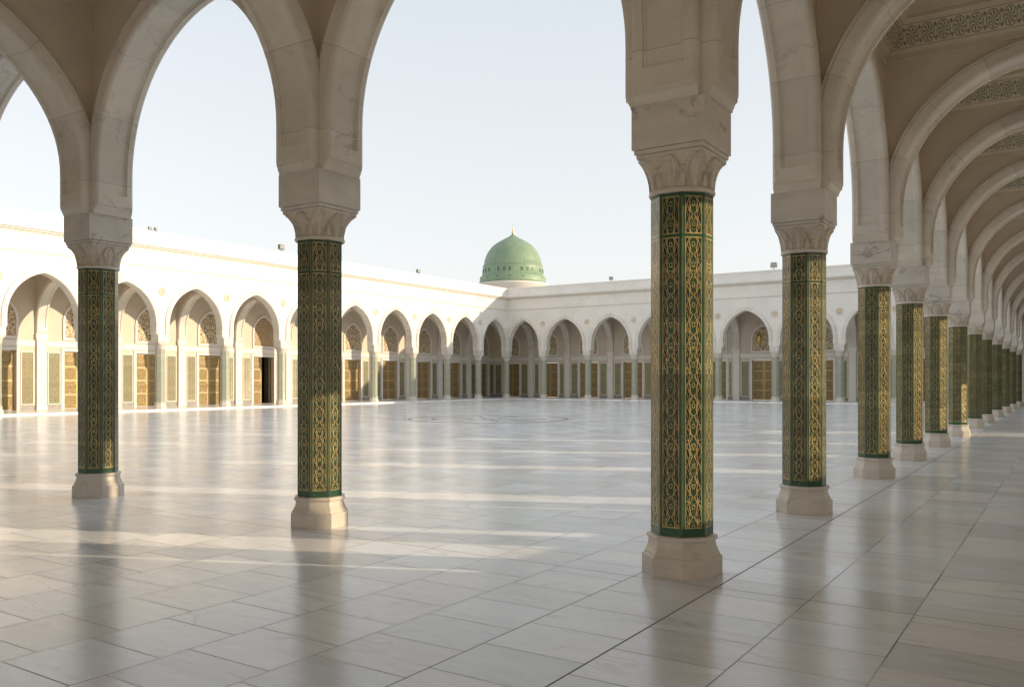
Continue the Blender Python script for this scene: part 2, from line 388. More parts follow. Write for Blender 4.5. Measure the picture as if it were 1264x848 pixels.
# ------------------------------------------------------------------ column
def oct_fac(n=8): return 1 / math.cos(math.pi / 8)
def make_base():
    b = MB()
    prof = [(0.309, 0.0), (0.309, 0.150), (0.303, 0.160), (0.290, 0.166), (0.287, 0.182), (0.275, 0.205), (0.264, 0.235),
            (0.258, 0.268), (0.257, 0.288), (0.268, 0.292), (0.274, 0.302), (0.274, 0.318), (0.266, 0.328), (0.248, 0.333)]
    b.lathe(prof, 8, math.pi / 8, smooth=False, fac=oct_fac())
    return bevel(b.mesh('column base', m_base), 0.004, 2, 20)
SH0, SH1 = 0.333, 3.153
def make_shaft(mat):
    b = MB(); r = 0.2385; hw = r * math.tan(math.pi / 8); n = 8
    for k in range(n):
        a = k * math.pi / 4; nx, ny = math.cos(a), math.sin(a); tx, ty = -ny, nx
        p = lambda s, z: (nx * r + tx * s, ny * r + ty * s, z)
        b.face((p(-hw, SH0), p(hw, SH0), p(hw, SH1), p(-hw, SH1)), ((-hw, 0), (hw, 0), (hw, SH1 - SH0), (-hw, SH1 - SH0)))
    return b.mesh('column shaft', mat)
def make_capital():
    b = MB(); N = 144
    nk = [(0.236, 3.148), (0.258, 3.150)] + [(0.254 + 0.022 * math.cos(a), 3.172 + 0.024 * math.sin(a)) for a in [R_(d) for d in range(-75, 91, 15)]]
    rings = [[(r * math.cos(2 * math.pi * k / N), r * math.sin(2 * math.pi * k / N), z) for k in range(N)] for r, z in nk]
    M = 40
    for i in range(M + 1):
        v = i / M; z = 3.198 + 0.262 * v
        flare = v ** 2.4
        ring = []
        for k in range(N):
            th = 2 * math.pi * k / N
            cx, cy = math.cos(th), math.sin(th)
            rc = 0.236 + 0.02 * v
            pw = 2.0 + 10.0 * v ** 2
            rs = 0.285 / ((abs(cx) ** pw + abs(cy) ** pw) ** (1 / pw))
            r = rc * (1 - flare) + rs * flare
            # carved leaves: 8 tall ones and 8 between them
            disp = 0.0
            for ph, h0, wd in ((0.0, 0.97, 0.94), (0.5, 0.62, 0.60)):
                q = ((th / (2 * math.pi) * 8 + ph + 0.5) % 1.0 - 0.5) * 2 / wd
                if v < h0 and abs(q) < 1:
                    w = math.sqrt(max(0.0, 1 - (v / h0) ** 3.2))
                    e = w - abs(q)
                    if e > 0:
                        dd = 0.036 * min(1, e / 0.08) if e < 0.25 else 0.006      # raised leaf edge, hollow inside
                        if abs(q) < 0.13 and v < h0 * 0.8: dd = max(dd, 0.026)    # midrib
                        disp = max(disp, dd)
            r += disp
            ring.append((r * cx, r * cy, z))
        rings.append(ring)
    for a, c in zip(rings, rings[1:]):
        for k in range(N):
            j = (k + 1) % N; b.face((a[k], a[j], c[j], c[k]), None, 0, True)
    b.face(rings[0][::-1]); b.face(rings[-1])
    me = b.mesh('column capital', m_cap)
    return me
def make_block():
    b = MB()
    b.box(-.288, .288, -.288, .288, 3.452, 3.484); b.box(-.302, .302, -.302, .302, 3.486, 3.522); b.box(-.318, .318, -.318, .318, 3.524, 3.885)
    return bevel(b.mesh('impost block', m_block), 0.006, 2)
me_base, me_shaft, me_shaftp, me_cap, me_block = make_base(), make_shaft(m_tile), make_shaft(m_tilep), make_capital(), make_block()
for p_ in me_cap.polygons: p_.use_smooth = True

def column(x, y, label, group, pale=False, z=0.0):
    t = thing('column', label, 'column', (x, y, z), 0, group)
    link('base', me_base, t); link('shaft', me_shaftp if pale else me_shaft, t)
    link('capital', me_cap, t); link('impost_block', me_block, t)
    return t

# ------------------------------------------------------------------ pointed arch: rib and wall over it, for a bay of length L along +x
def half_path(L, wide=False):
    a = L / 2 - D; pts = []                    # (t, z, inset, recess)
    for z, ins in ((3.876, .066), (3.900, .062), (3.925, .048), (3.948, .030), (3.952, .018), (3.992, .016), (3.996, .0), (4.035, .0)):
        pts.append((D, z, ins, 0))
    pts += [(D, 4.15, 0, 0), (D, 4.156, 0, 1)]
    if not wide:
        zs, h = 4.42, 2.06
        Rr = (a * a + h * h) / (2 * a); cx = D + Rr
        am = math.asin(min(1, h / Rr)); n = 26
        pts.append((D, zs, 0, 1))
        for i in range(1, n + 1):
            th = am * i / n
            pts.append((cx - Rr * math.cos(th), zs + Rr * math.sin(th), 0, 1))
    else:
        zs, h = 4.40, 2.34; n = 30
        pts.append((D, zs, 0, 1))
        for i in range(1, n + 1):
            th = math.pi / 2 * i / n * 0.985
            pts.append((D + a * (1 - math.cos(th)) / (1 - math.cos(math.pi / 2 * .985)), zs + h * math.sin(th) ** 0.92, 0, 1))
    return pts
RIBW, WALLW = 0.28, 0.195
def rib_profile(rec):
    d = 0.042 if rec else 0.0
    return [(-.15, .30), (-.205, .262), (-.255, .255), (-.270, .240), (-.272, .215), (-.262, .205), (-.280, .190), (-.280, .045), (-.262, .012), (-.235, 0),
            (-.176, 0), (-.172, d * .55), (-.160, d * .6), (-.150, d), (.150, d), (.160, d * .6), (.172, d * .55), (.176, 0), (.235, 0), (.262, .012), (.280, .045), (.280, .190), (.262, .205), (.272, .215), (.270, .240), (.255, .255), (.205, .262), (.15, .30)]
def normals(path):
    ns = []
    for i in range(len(path)):
        if i < 10: ns.append((-1.0, 0.0, 1.0)); continue
        a = path[max(i - 1, 9)]; c = path[min(i + 1, len(path) - 1)]
        dx, dz = c[0] - a[0], c[1] - a[1]; l = math.hypot(dx, dz)
        ns.append((-dz / l, dx / l, 1.0))
    nx, nz, _ = ns[-1]
    ns[-1] = (0.0, 1.0, 1.0 / max(nz, 0.2))     # mitre at the apex
    return ns
def make_rib(L, wide=False):
    b = MB(); path = half_path(L, wide); ns = normals(path)
    for side in (0, 1):
        secs = []; s = 0.0
        for i, ((t, z, ins, rec), (nx, nz, k)) in enumerate(zip(path, ns)):
            if i: s += math.hypot(t - path[i - 1][0], z - path[i - 1][1])
            ring = []
            for w, n in rib_profile(rec):
                n2 = max(n, ins); w2 = max(-RIBW + ins * 0.1, min(RIBW - ins * 0.1, w))
                x = t + nx * n2 * k; zz = z + nz * n2 * k
                ring.append(((x if side == 0 else L - x), w2, zz))
            secs.append((ring, s))
        for (ra, sa), (rb, sb) in zip(secs, secs[1:]):
            for j in range(len(ra) - 1):
                b.face((ra[j], ra[j + 1], rb[j + 1], rb[j]), ((j * .05, sa), (j * .05 + .05, sa), (j * .05 + .05, sb), (j * .05, sb)), 0, False)
        b.face(secs[0][0], [(0, 0)] * len(secs[0][0]))
    me = b.mesh('arch rib', m_rib)
    for p in me.polygons: p.use_smooth = True
    # keep creases: mark by angle
    bm = bmesh.new(); bm.from_mesh(me)
    for e in bm.edges: e.smooth = e.calc_face_angle(0) < R_(14)
    bm.to_mesh(me); bm.free()
    return me
def make_wall(L, ztop, mats, wide=False, t0=0.0, t1=None, w=WALLW, top=True):
    """solid wall above the arch from column axis to column axis; face w<0 gets material 0, w>0 material 1"""
    t1 = L if t1 is None else t1
    b = MB(); path = half_path(L, wide); ns = normals(path); off = []
    for (t, z, ins, rec), (nx, nz, k) in list(zip(path, ns))[0:1] + list(zip(path, ns))[9:]:
        off.append((t + nx * .14 * k, z + nz * .14 * k))
    off = [(off[0][0], 3.884)] + off[1:]
    full = off + [(L - t, z) for t, z in reversed(off)]
    for sgn in (-1, 1):
        m = 0 if sgn < 0 else 1
        b.face(((t0, sgn * w, 3.884), (off[0][0], sgn * w, 3.884), (off[0][0], sgn * w, ztop), (t0, sgn * w, ztop)), None, m)
        b.face(((L - off[0][0], sgn * w, 3.884), (t1, sgn * w, 3.884), (t1, sgn * w, ztop), (L - off[0][0], sgn * w, ztop)), None, m)
        for p, q in zip(full, full[1:]):
            if abs(p[0] - q[0]) < 1e-6: continue
            b.face(((p[0], sgn * w, p[1]), (q[0], sgn * w, q[1]), (q[0], sgn * w, ztop), (p[0], sgn * w, ztop)), None, m)
    for p, q in zip(full, full[1:]):
        b.face(((p[0], -w, p[1]), (q[0], -w, q[1]), (q[0], w, q[1]), (p[0], w, p[1])), None, 0)
    b.face(((t0, -w, ztop), (t1, -w, ztop), (t1, w, ztop), (t0, w, ztop)), None, 0)
    for tt in (t0, t1): b.face(((tt, -w, 3.884), (tt, w, 3.884), (tt, w, ztop), (tt, -w, ztop)), None, 0)
    return b.mesh('spandrel wall', mats)
_cache = {}
def rib(L, wide=False):
    k = ('r', round(L, 3), wide)
    if k not in _cache: _cache[k] = make_rib(L, wide)
    return _cache[k]
def wallm(L, ztop, mats, wide=False, t0=0.0, t1=None):
    k = ('w', round(L, 3), ztop, tuple(m.name for m in mats), wide, t0, t1)
    if k not in _cache: _cache[k] = make_wall(L, ztop, mats, wide, t0, t1)
    return _cache[k]

# ------------------------------------------------------------------ ceiling of one bay: coving with frieze, flat field, shallow round dome
def make_ceiling(x0, x1, y0, y1):
    """coving foot on the wall faces x0..x1, y0..y1 (metres, local)"""
    b = MB(); c = MB()
    prof = [(0.0, ZC - .10), (0.035, ZC - .09), (0.035, ZC), (0.075, ZC + .01), (0.36, ZC + .40), (0.40, ZC + .41), (0.40, ZC + .47), (0.46, ZC + .48)]
    vs = [0, .03, .06, .09, .40, .43, .46, .49]
    def ring(d, z): return [(x0 + d, y0 + d, z), (x1 - d, y0 + d, z), (x1 - d, y1 - d, z), (x0 + d, y1 - d, z)]
    for (d0, z0), (d1, z1), va, vb in zip(prof, prof[1:], vs, vs[1:]):
        ra, rb = ring(d0, z0), ring(d1, z1)
        for k in range(4):
            j = (k + 1) % 4
            ln = (x1 - x0) if k % 2 == 0 else (y1 - y0)
            c.face((ra[k], ra[j], rb[j], rb[k]), ((d0 - ln / 2, va), (ln / 2 - d0, va), (ln / 2 - d1, vb), (d1 - ln / 2, vb)))
    d, z = prof[-1]; q = ring(d, z)
    cx, cy = (x0 + x1) / 2, (y0 + y1) / 2
    ax, ay = (x1 - x0) / 2 - d, (y1 - y0) / 2 - d
    n = 64; r = min(ax, ay) - 0.10
    rx, ry = r, (ay - .1 if ay > ax else r)
    circ = lambda f, zz: [(cx + rx * f * math.cos(2 * math.pi * k / n), cy + ry * f * math.sin(2 * math.pi * k / n), zz) for k in range(n)]
    def edge(k):
        a = 2 * math.pi * k / n; ca, sa = math.cos(a), math.sin(a)
        s = min(ax / abs(ca) if abs(ca) > 1e-9 else 9e9, ay / abs(sa) if abs(sa) > 1e-9 else 9e9)
        return (cx + ca * s, cy + sa * s, z)
    outer = [edge(k) for k in range(n)]
    rings = [outer, circ(1.0, z), circ(1.0, z - .035), circ(.955, z - .05), circ(.93, z - .03), circ(.93, z + .02), circ(.89, z + .03), circ(.87, z + .06)]
    for i in range(1, 9):
        f = .87 * math.cos(math.pi / 2 * i / 8.2); rings.append(circ(f, z + .06 + .55 * math.sin(math.pi / 2 * i / 8)))
    for a, e in zip(rings, rings[1:]):
        for k in range(n):
            j = (k + 1) % n; b.face((a[k], a[j], e[j], e[k]), None, 0, False)
    for kx, ky in ((1, 1), (-1, 1), (-1, -1), (1, -1)):     # corner gaps of the flat field
        p0 = (cx + kx * ax, cy + ky * ay, z)
        near = sorted(outer, key=lambda p: (p[0] - p0[0]) ** 2 + (p[1] - p0[1]) ** 2)
        p1 = next(p for p in near if abs(p[0] - p0[0]) < 1e-6 and p != p0); p2 = next(p for p in near if abs(p[1] - p0[1]) < 1e-6 and p != p0)
        b.face((p0, p1, p2) if (kx * ky > 0) else (p0, p2, p1))
    b.face(rings[-1])
    return b.mesh('ceiling field', m_ceil, True), c.mesh('coving', m_corn, True)
def add_ceiling(parent, x0, x1, y0, y1):
    k = ('c', round(x1 - x0, 3), round(y1 - y0, 3))
    if k not in _cache:
        _cache[k] = make_ceiling(-(x1 - x0) / 2, (x1 - x0) / 2, -(y1 - y0) / 2, (y1 - y0) / 2)
    a, c = _cache[k]; l = ((x0 + x1) / 2, (y0 + y1) / 2, 0)
    ce = link('ceiling', a, parent, l); link('frieze', c, ce)

# ------------------------------------------------------------------ facade trims: along +x from 0..L, outward is -y
def make_trims(L, name, e0=0.0, e1=0.0):
    """moulded courses above the arches: profile (outward, z); e0/e1 mitre the ends (metres per metre outward)"""
    prof = [(0.0, 7.47), (.035, 7.485), (.045, 7.50), (.045, 7.53), (.0, 7.55), (0.0, 8.37), (.05, 8.375), (.05, 8.43), (.17, 8.46), (.17, 8.51), (.28, 8.54), (.28, 8.58),
            (.28, 8.70), (.22, 8.73), (.12, 8.76), (.06, 8.84), (.06, 9.22), (.085, 9.24), (.095, 9.27), (.095, HW), (-.36, HW)]
    b = MB(); w = WALLW
    for (o0, z0), (o1, z1) in zip(prof, prof[1:]):
        if o0 == 0 and o1 == 0: continue
        b.face(((0 - e0 * o0, -w - o0 - .003, z0), (L + e1 * o0, -w - o0 - .003, z0), (L + e1 * o1, -w - o1 - .003, z1), (0 - e0 * o1, -w - o1 - .003, z1)))
    for i in range(len(b.m)):
        zz = [b.v[q][2] for q in b.f[i]]
        if min(zz) >= 8.36 and max(zz) <= 8.585: b.m[i] = 1  # moulded courses tinted a darker buff than the trim
        if max(zz) <= 7.56: b.m[i] = 1
    b.face(((0, w - .03, HW), (L, w - .03, HW), (L, w - .03, 7.9), (0, w - .03, 7.9)))
    return b.mesh(name, (m_trim, m_buff))
def make_medallion():
    b = MB()
    prof = [(.23, 0), (.23, .02), (.20, .034), (.185, .02), (.165, .02), (.15, .032)]
    n = 48
    rr = [[(r * math.cos(2 * math.pi * k / n), -y, r * math.sin(2 * math.pi * k / n)) for k in range(n)] for r, y in prof]
    for i in range(1, 6):
        f = 1 - i / 6
        rr.append([((.145 * f * (1 + .0 * k)) * math.cos(2 * math.pi * k / n), -(.022 + .016 * (0.5 + .5 * math.cos(8 * 2 * math.pi * k / n))), .145 * f * math.sin(2 * math.pi * k / n)) for k in range(n)])
    for a, e in zip(rr, rr[1:]):
        for k in range(n):
            j = (k + 1) % n; b.face((a[k], a[j], e[j], e[k]), None, 0, False)
    b.face(rr[-1])
    return b.mesh('medallion', m_medal)
me_medal = make_medallion()

# ------------------------------------------------------------------ back-wall bay (local: x along the bay centred 0, room side is -y, face at y=0)
DW, DH = 0.85, 3.02
def make_backwall(L):
    b = MB(); h = L / 2; T = 0.5
    b.box(-h, -DW, 0, T, 0, DH + .0, skip=''); b.box(DW, h, 0, T, 0, DH); b.box(-h, h, 0, T, DH, 7.6, skip='')
    return b.mesh('back wall', m_wall)
def make_pilaster():
    b = MB()
    b.box(-.27, .27, -.145, .0, 0, .22); b.box(-.24, .24, -.125, .0, .22, 3.52); b.box(-.27, .27, -.145, 0, 3.52, 3.60); b.box(-.30, .30, -.165, 0, 3.60, 3.885)
    return bevel(b.mesh('pilaster', m_trim), .006, 1)
def make_course(L):
    b = MB(); h = L / 2
    b.box(-h + .31, h - .31, -.05, 0, 3.22, 3.28); b.box(-h + .31, h - .31, -.03, 0, 3.28, 3.46); b.box(-h + .31, h - .31, -.06, 0, 3.46, 3.53)
    return b.mesh('string course', m_trim)
def make_skirting(L):
    b = MB(); h = L / 2
    b.box(-h + .28, -DW - .17, -.035, 0, 0, .24); c = MB(); c.box(DW + .17, h - .28, -.035, 0, 0, .24)
    return b.mesh('skirting', m_skirt), c.mesh('skirting', m_skirt)
def make_doorframe():
    b = MB()
    for s in (-1, 1): b.box(min(s * DW, s * (DW + .16)), max(s * DW, s * (DW + .16)), -.05, 0, 0, DH)
    b.box(-DW - .16, DW + .16, -.05, 0, DH, DH + .16)
    return bevel(b.mesh('door frame', m_trim), .008, 1)
def make_strip(w):
    b = MB(); hz0, hz1 = .30, 2.92; n = max(2, round(w / .197)); cw = w / n
    for k in range(n):
        a = -w / 2 + k * cw
        b.face(((a, -.022, hz0), (a + cw, -.022, hz0), (a + cw, -.022, hz1), (a, -.022, hz1)), ((-.0985, 0), (.0985, 0), (.0985, hz1 - hz0), (-.0985, hz1 - hz0)))
    f = MB(); e = .035
    f.box(-w / 2 - e, -w / 2, -.04, 0, hz0 - e, hz1 + e); f.box(w / 2, w / 2 + e, -.04, 0, hz0 - e, hz1 + e)
    f.box(-w / 2, w / 2, -.04, 0, hz0 - e, hz0); f.box(-w / 2, w / 2, -.04, 0, hz1, hz1 + e)
    return b.mesh('tile panel', m_strip), f.mesh('panel frame', m_trim)
def make_leaf(side):
    """hinged at local x=0, reaches to x=side*DW"""
    b = MB(); w = DW - .006; x0, x1 = (0, w) if side > 0 else (-w, 0)
    z0, z1 = .02, DH - .02; cx = (x0 + x1) / 2
    def q(xa, xb, y, za, zb): b.face(((xa, y, za), (xb, y, za), (xb, y, zb), (xa, y, zb)), ((xa - cx, za), (xb - cx, za), (xb - cx, zb), (xa - cx, zb)))
    q(x0, x1, -.03, z0, z1); q(x1, x0, .03, z0, z1)
    b.face(((x0, -.03, z0), (x0, .03, z0), (x0, .03, z1), (x0, -.03, z1)), [(.4, 0)] * 4); b.face(((x1, -.03, z0), (x1, .03, z0), (x1, .03, z1), (x1, -.03, z1)), [(.4, 0)] * 4)
    b.face(((x0, -.03, z1), (x1, -.03, z1), (x1, .03, z1), (x0, .03, z1)), [(.4, 0)] * 4)
    h = MB(); hx = x1 - .09 if side > 0 else x0 + .09
    h.box(hx - .03, hx + .03, -.036, -.03, .95, 1.35); h.box(hx - .012, hx + .012, -.085, -.065, 1.0, 1.3); h.box(hx - .012, hx + .012, -.065, -.036, 1.0, 1.03); h.box(hx - .012, hx + .012, -.065, -.036, 1.27, 1.3)
    return b.mesh('door leaf', m_door), bevel(h.mesh('door handle', m_brass), .004, 1)
def arch_outline(w, z0, zs, h, n=16):
    pts = [(-w, z0), (-w, zs)]
    Rr = (w * w + h * h) / (2 * w); am = math.asin(min(1, h / Rr))
    if Rr < w: am = math.pi / 2
    for i in range(1, n + 1):
        th = am * i / n; pts.append((-w + Rr - Rr * math.cos(th), zs + Rr * math.sin(th)))
    return pts + [(-x, z) for x, z in reversed(pts[:-1])]
def make_lunette(mat):
    b = MB(); o = arch_outline(.82, 3.72, 4.55, 1.05)
    b.face([(x, -.02, z) for x, z in o], [(x, z - 3.72) for x, z in o])
    f = MB(); o2 = arch_outline(.93, 3.60, 4.55, 1.19); yb = -.075
    for k in range(len(o) - 1):
        a, c, d, e = o[k], o[k + 1], o2[k + 1], o2[k]
        f.face(((a[0], yb, a[1]), (c[0], yb, c[1]), (d[0], yb, d[1]), (e[0], yb, e[1])))
        f.face(((a[0], yb, a[1]), (c[0], yb, c[1]), (c[0], 0, c[1]), (a[0], 0, a[1])))
        f.face(((e[0], yb, e[1]), (d[0], yb, d[1]), (d[0], 0, d[1]), (e[0], 0, e[1])))
    a, c, d, e = o[0], o[-1], o2[-1], o2[0]
    f.face(((a[0], yb, a[1]), (c[0], yb, c[1]), (d[0], yb, d[1]), (e[0], yb, e[1]))); f.face(((a[0], yb, a[1]), (c[0], yb, c[1]), (c[0], 0, c[1]), (a[0], 0, a[1])))
    f.face(((e[0], yb, e[1]), (d[0], yb, d[1]), (d[0], 0, d[1]), (e[0], 0, e[1])))
    return b.mesh('lunette', mat), f.mesh('lunette frame', m_trim)
me_pil, me_dframe = make_pilaster(), make_doorframe()
me_strips = {}
me_leaf = {s: make_leaf(s) for s in (-1, 1)}
me_lun, me_nic = make_lunette(m_latt), make_lunette(m_niche)

def backwall_bay(parent, L, loc, rz, door=True, opened=False, niche=False):
    """all parts are children of the wing; loc is the middle of the bay on the wall face"""
    Rm = Matrix.Rotation(rz, 3, 'Z')
    at = lambda x, y=0.0, z=0.0: tuple(Vector(loc) + Rm @ Vector((x, y, z)))
    k = ('bw', round(L, 3))
    if k not in _cache: _cache[k] = (make_backwall(L), make_course(L), make_skirting(L))
    bw, co, sk = _cache[k]
    link('back_wall', bw, parent, loc, rz); link('string_course', co, parent, loc, rz); [link('skirting', q, parent, loc, rz) for q in sk]
    link('door_frame', me_dframe, parent, loc, rz)
    sw = L / 2 - .30 - DW - .16 - .11
    if sw > .16:
        kk = round(sw, 3)
        if kk not in me_strips: me_strips[kk] = make_strip(sw - .07)
        for s in (-1, 1):
            p = link('tile_panel', me_strips[kk][0], parent, at(s * (DW + .16 + .055 + sw / 2)), rz)
            link('panel_frame', me_strips[kk][1], p)
    l = me_nic if niche else me_lun
    p = link('carved_niche' if niche else 'lattice_window', l[0], parent, loc, rz); link('frame', l[1], p)
    for s in (-1, 1):
        rot = R_(-100) if opened and s < 0 else 0.0         # one leaf stands open, swung inwards
        d = link('door', me_leaf[s][0], parent, at(-s * DW * .998, .22), rz + rot)
        link('handle', me_leaf[s][1], d)
    if opened:
        v = MB()
        v.box(-1.6, 1.6, .52, 5.5, .0, 3.6, skip='s')
        v.box(-1.6, -DW - .01, .505, .55, 0, 3.6); v.box(DW + .01, 1.6, .505, .55, 0, 3.6); v.box(-DW - .01, DW + .01, .505, .55, DH + .01, 3.6)
        link('vestibule', v.mesh('vestibule', m_dark), parent, loc, rz)

def wing(label):
    return thing('arcade', label, 'arcade', (0, 0, 0))
def ordinal(n): return ['first', 'second', 'third', 'fourth', 'fifth', 'sixth', 'seventh', 'eighth', 'ninth', 'tenth', 'eleventh', 'twelfth', 'thirteenth', 'fourteenth'][n - 1]

# =================================================================== GROUND
def sheet(name, x0, x1, y0, y1, z, mat):
    b = MB(); b.face(((x0, y0, z), (x1, y0, z), (x1, y1, z), (x0, y1, z)))
    o = link(name, b.mesh(name, mat)); o['kind'] = 'structure'; return o
sheet('ground', -900, 900, -900, 900, -0.006, m_sand)
sheet('floor', XL - .55, X0 + AISLE + .3, Y0 - NEAR - .3, YB - .55, 0.0, m_floor)
b = MB()
b.box(XL - AISLE - .6, XL + .55, Y0 - .6, YB + .001, -.004, STEP); b.box(XL - AISLE - .6, X0 - .6, YB - .55, YB + AISLE + .6, -.003, STEP - .0005)
b.box(X0 - .6, X0 + AISLE, YB + .55, YB + AISLE + .6, -.003, .003)
o = link('pavement', bevel(b.mesh('pavement', m_floor), .008, 1)); o['kind'] = 'structure'
# ring inlaid in the paving
b = MB(); n = 96; icx, icy = -20.27, 29.1
for r0, r1 in ((3.2, 3.32), (2.3, 2.38), (3.45, 3.49)):
    for k in range(n):
        a, c = 2 * math.pi * k / n, 2 * math.pi * (k + 1) / n
        b.face([(icx + r * math.cos(t), icy + r * math.sin(t), .004) for r, t in ((r0, a), (r1, a), (r1, c), (r0, c))])
for k in range(8):
    a = math.pi / 4 * k
    for s in (1,):
        d = Vector((math.cos(a), math.sin(a), 0)); e = Vector((-d.y, d.x, 0)) * .05
        b.face([tuple(Vector((icx, icy, .0045)) + d * .7 + e), tuple(Vector((icx, icy, .0045)) + d * .7 - e), tuple(Vector((icx, icy, .0045)) + d * 2.3 - e), tuple(Vector((icx, icy, .0045)) + d * 2.3 + e)])
o = link('paving_inlay', b.mesh('paving inlay', m_inlay)); o['kind'] = 'structure'

# =================================================================== RIGHT WING (row of columns running away, aisle to its right)
W = wing('marble arcade on the right whose pointed arches and coffered ceilings recede into the distance')
xw = X0 + AISLE - .235                                # inner face of the outer wall
for k in range(NB - 1):
    y, L = ROWB[k], ROWB[k + 1] - ROWB[k]
    # facade arch, local +x runs along +y, local +y is towards -x (courtyard)
    link('arch', rib(L), W, (X0, y, 0), math.pi / 2)
    link('spandrel_wall', wallm(L, HW - .01, (m_wall, m_fac)), W, (X0, y, 0), math.pi / 2)
    add_ceiling(W, X0 + WALLW, xw, y + WALLW, ROWB[k + 1] - WALLW)
for k in range(NB):
    y = ROWB[k]
    if k < NB - 1:
        link('arch', rib(AISLE), W, (X0, y, 0)); link('spandrel_wall', wallm(AISLE, 7.5, (m_wall, m_wall), False, .15, AISLE - .1), W, (X0, y, 0))
        link('pilaster', me_pil, W, (xw, y, 0), -math.pi / 2)
# unseen outer wall; openings set where sunlight was wanted on columns and floor
b = MB(); ya, yb_ = Y0 - NEAR + .3, YB + AISLE + .3
WIN = []
cuts = [[(-1.2, 2.2, .45, 4.8)]]                        # each entry: openings stacked in one strip of wall; first one added for light
for k in range(NB - 1):
    yc = ROWB[k] + 1.78
    if k < 6: cuts.append([(yc - .42, yc + 1.0, 1.45, 4.15)] if k != 5 else [(yc - .42, yc + 1.9, 0.0, 2.6)])
    if k == 0: cuts.append([(ROWB[0] + 3.26, ROWB[0] + 3.62, 1.45, 3.7)])  # extra slit added to throw sun on the next column's foot
    if k > 0: cuts.append([(ROWB[k] + 2.80, ROWB[k] + 3.62, 5.35, 6.55)] if k != 5 else [(ROWB[k] + 3.70, ROWB[k] + 4.3, 5.35, 6.55)])  # high openings added for warm bounced light
p = ya
for (y0_, y1_, z0_, z1_), in cuts:
    b.box(xw, xw + .24, p, y0_, 0, 7.9)
    if z0_ > 0: b.box(xw, xw + .24, y0_, y1_, 0, z0_)
    b.box(xw, xw + .24, y0_, y1_, z1_, 7.9)
    p = y1_
b.box(xw, xw + .24, p, yb_, 0, 7.9)
link('outer_wall', b.mesh('outer wall', m_wall), W)
for (y0_, y1_, z0_, z1_), in cuts:
    f = MB(); e = .055 if z0_ > 5 or y1_ - y0_ < .5 else .09
    for yy in ((y0_ - e, y0_), (y1_, y1_ + e)): f.box(xw - .03, xw, yy[0], yy[1], z0_, z1_)
    f.box(xw - .03, xw, y0_ - e, y1_ + e, z1_, z1_ + .09)
    if z0_ > 0: f.box(xw - .06, xw, y0_ - e - .02, y1_ + e + .02, z0_ - .07, z0_)
    link('light_opening_frame' if z0_ > 0 else 'door_frame', f.mesh('light opening frame', m_trim), W)  # frames round the openings made for the light
# unseen roof slab added to block the sun, and parapet trims
b = MB(); b.box(X0 + WALLW, xw + .30, Y0 - NEAR + .2, YB + AISLE + .4, 7.92, 8.10); link('roof', b.mesh('roof', m_roof), W)
link('cornice', make_trims(YB - Y0, 'cornice', -1, -1), W, (X0, YB, 0), -math.pi / 2)

# =================================================================== NEAR HALL (the columns on the left foreground)
W = wing('tall shaded arcade in the left foreground with wide transverse arches')
yw = Y0 - NEAR + .235
for k in range(9):
    x, L = ROWA[k + 1], ROWA[k] - ROWA[k + 1]
    link('arch', rib(L), W, (x, Y0, 0)); link('spandrel_wall', wallm(L, HW - .01, (m_wall, m_fac)), W, (x, Y0, 0))
    if k < 4: add_ceiling(W, x + WALLW, ROWA[k] - WALLW, yw, Y0 - WALLW)
for k in range(5):
    x = ROWA[k]
    link('arch', rib(NEAR, True), W, (x, Y0, 0), -math.pi / 2)
    link('spandrel_wall', wallm(NEAR, 7.5, (m_wall, m_wall), True, .15, NEAR - .1), W, (x, Y0, 0), -math.pi / 2)
    link('pilaster', me_pil, W, (x, yw, 0), math.pi)
add_ceiling(W, X0 + WALLW, xw, yw, Y0 - WALLW)
b = MB(); xs = [xw] + ROWA                              # unseen outer side: broad openings between piers, added to let light in
for xa, xc in zip(xs[1:], xs):
    b.box(xa - 1.1, xa + 1.1, yw - .24, yw, 0, 7.9)
    b.box(xa + 1.1, xc - (1.1 if xc != xw else 0.3), yw - .24, yw, 3.3, 7.9); b.box(xa + 1.1, xc - (1.1 if xc != xw else 0.3), yw - .24, yw, 0, .45)
b.box(xw - .3, xw + .24, yw - .24, yw, 0, 7.9)
link('outer_wall', b.mesh('outer wall', m_wall), W)
b = MB(); b.box(XL - AISLE - .3, X0 + WALLW - .002, Y0 - NEAR, Y0 - WALLW, 7.92, 8.10); link('roof', b.mesh('roof', m_roof), W)  # unseen roof slab, put in as a sun block
link('cornice', make_trims(X0 - XL, 'cornice', -1, -1), W, (X0, Y0, 0), math.pi)

# =================================================================== LEFT WING, sunlit
W = wing('sunlit white arcade along the left side of the court with golden doors behind its arches')
xb = XL - AISLE + .235
for k in range(13):
    y, L = ROWL[k], ROWL[k + 1] - ROWL[k]
    link('arch', rib(L), W, (XL, ROWL[k + 1], STEP), -math.pi / 2)
    link('spandrel_wall', wallm(L, HW - .01, (m_wall, m_fac)), W, (XL, ROWL[k + 1], STEP - .1), -math.pi / 2)
    add_ceiling(W, xb, XL - WALLW, y + WALLW, ROWL[k + 1] - WALLW)
    backwall_bay(W, L, (xb, y + L / 2, STEP), math.pi / 2, True, k == 7, k == 7)
for k in range(14):
    y = ROWL[k]
    link('arch', rib(AISLE), W, (XL - AISLE, y, STEP)); link('spandrel_wall', wallm(AISLE, 7.5, (m_wall, m_wall), False, .1, AISLE - .15), W, (XL - AISLE, y, STEP))
    link('pilaster', me_pil, W, (xb, y, STEP), math.pi / 2)
    if 0 < k < 13: link('medallion', me_medal, W, (XL + WALLW + .001, y, 6.26), math.pi / 2)
link('cornice', make_trims(YB - Y0, 'cornice', -1, -1), W, (XL, Y0, 0), math.pi / 2)
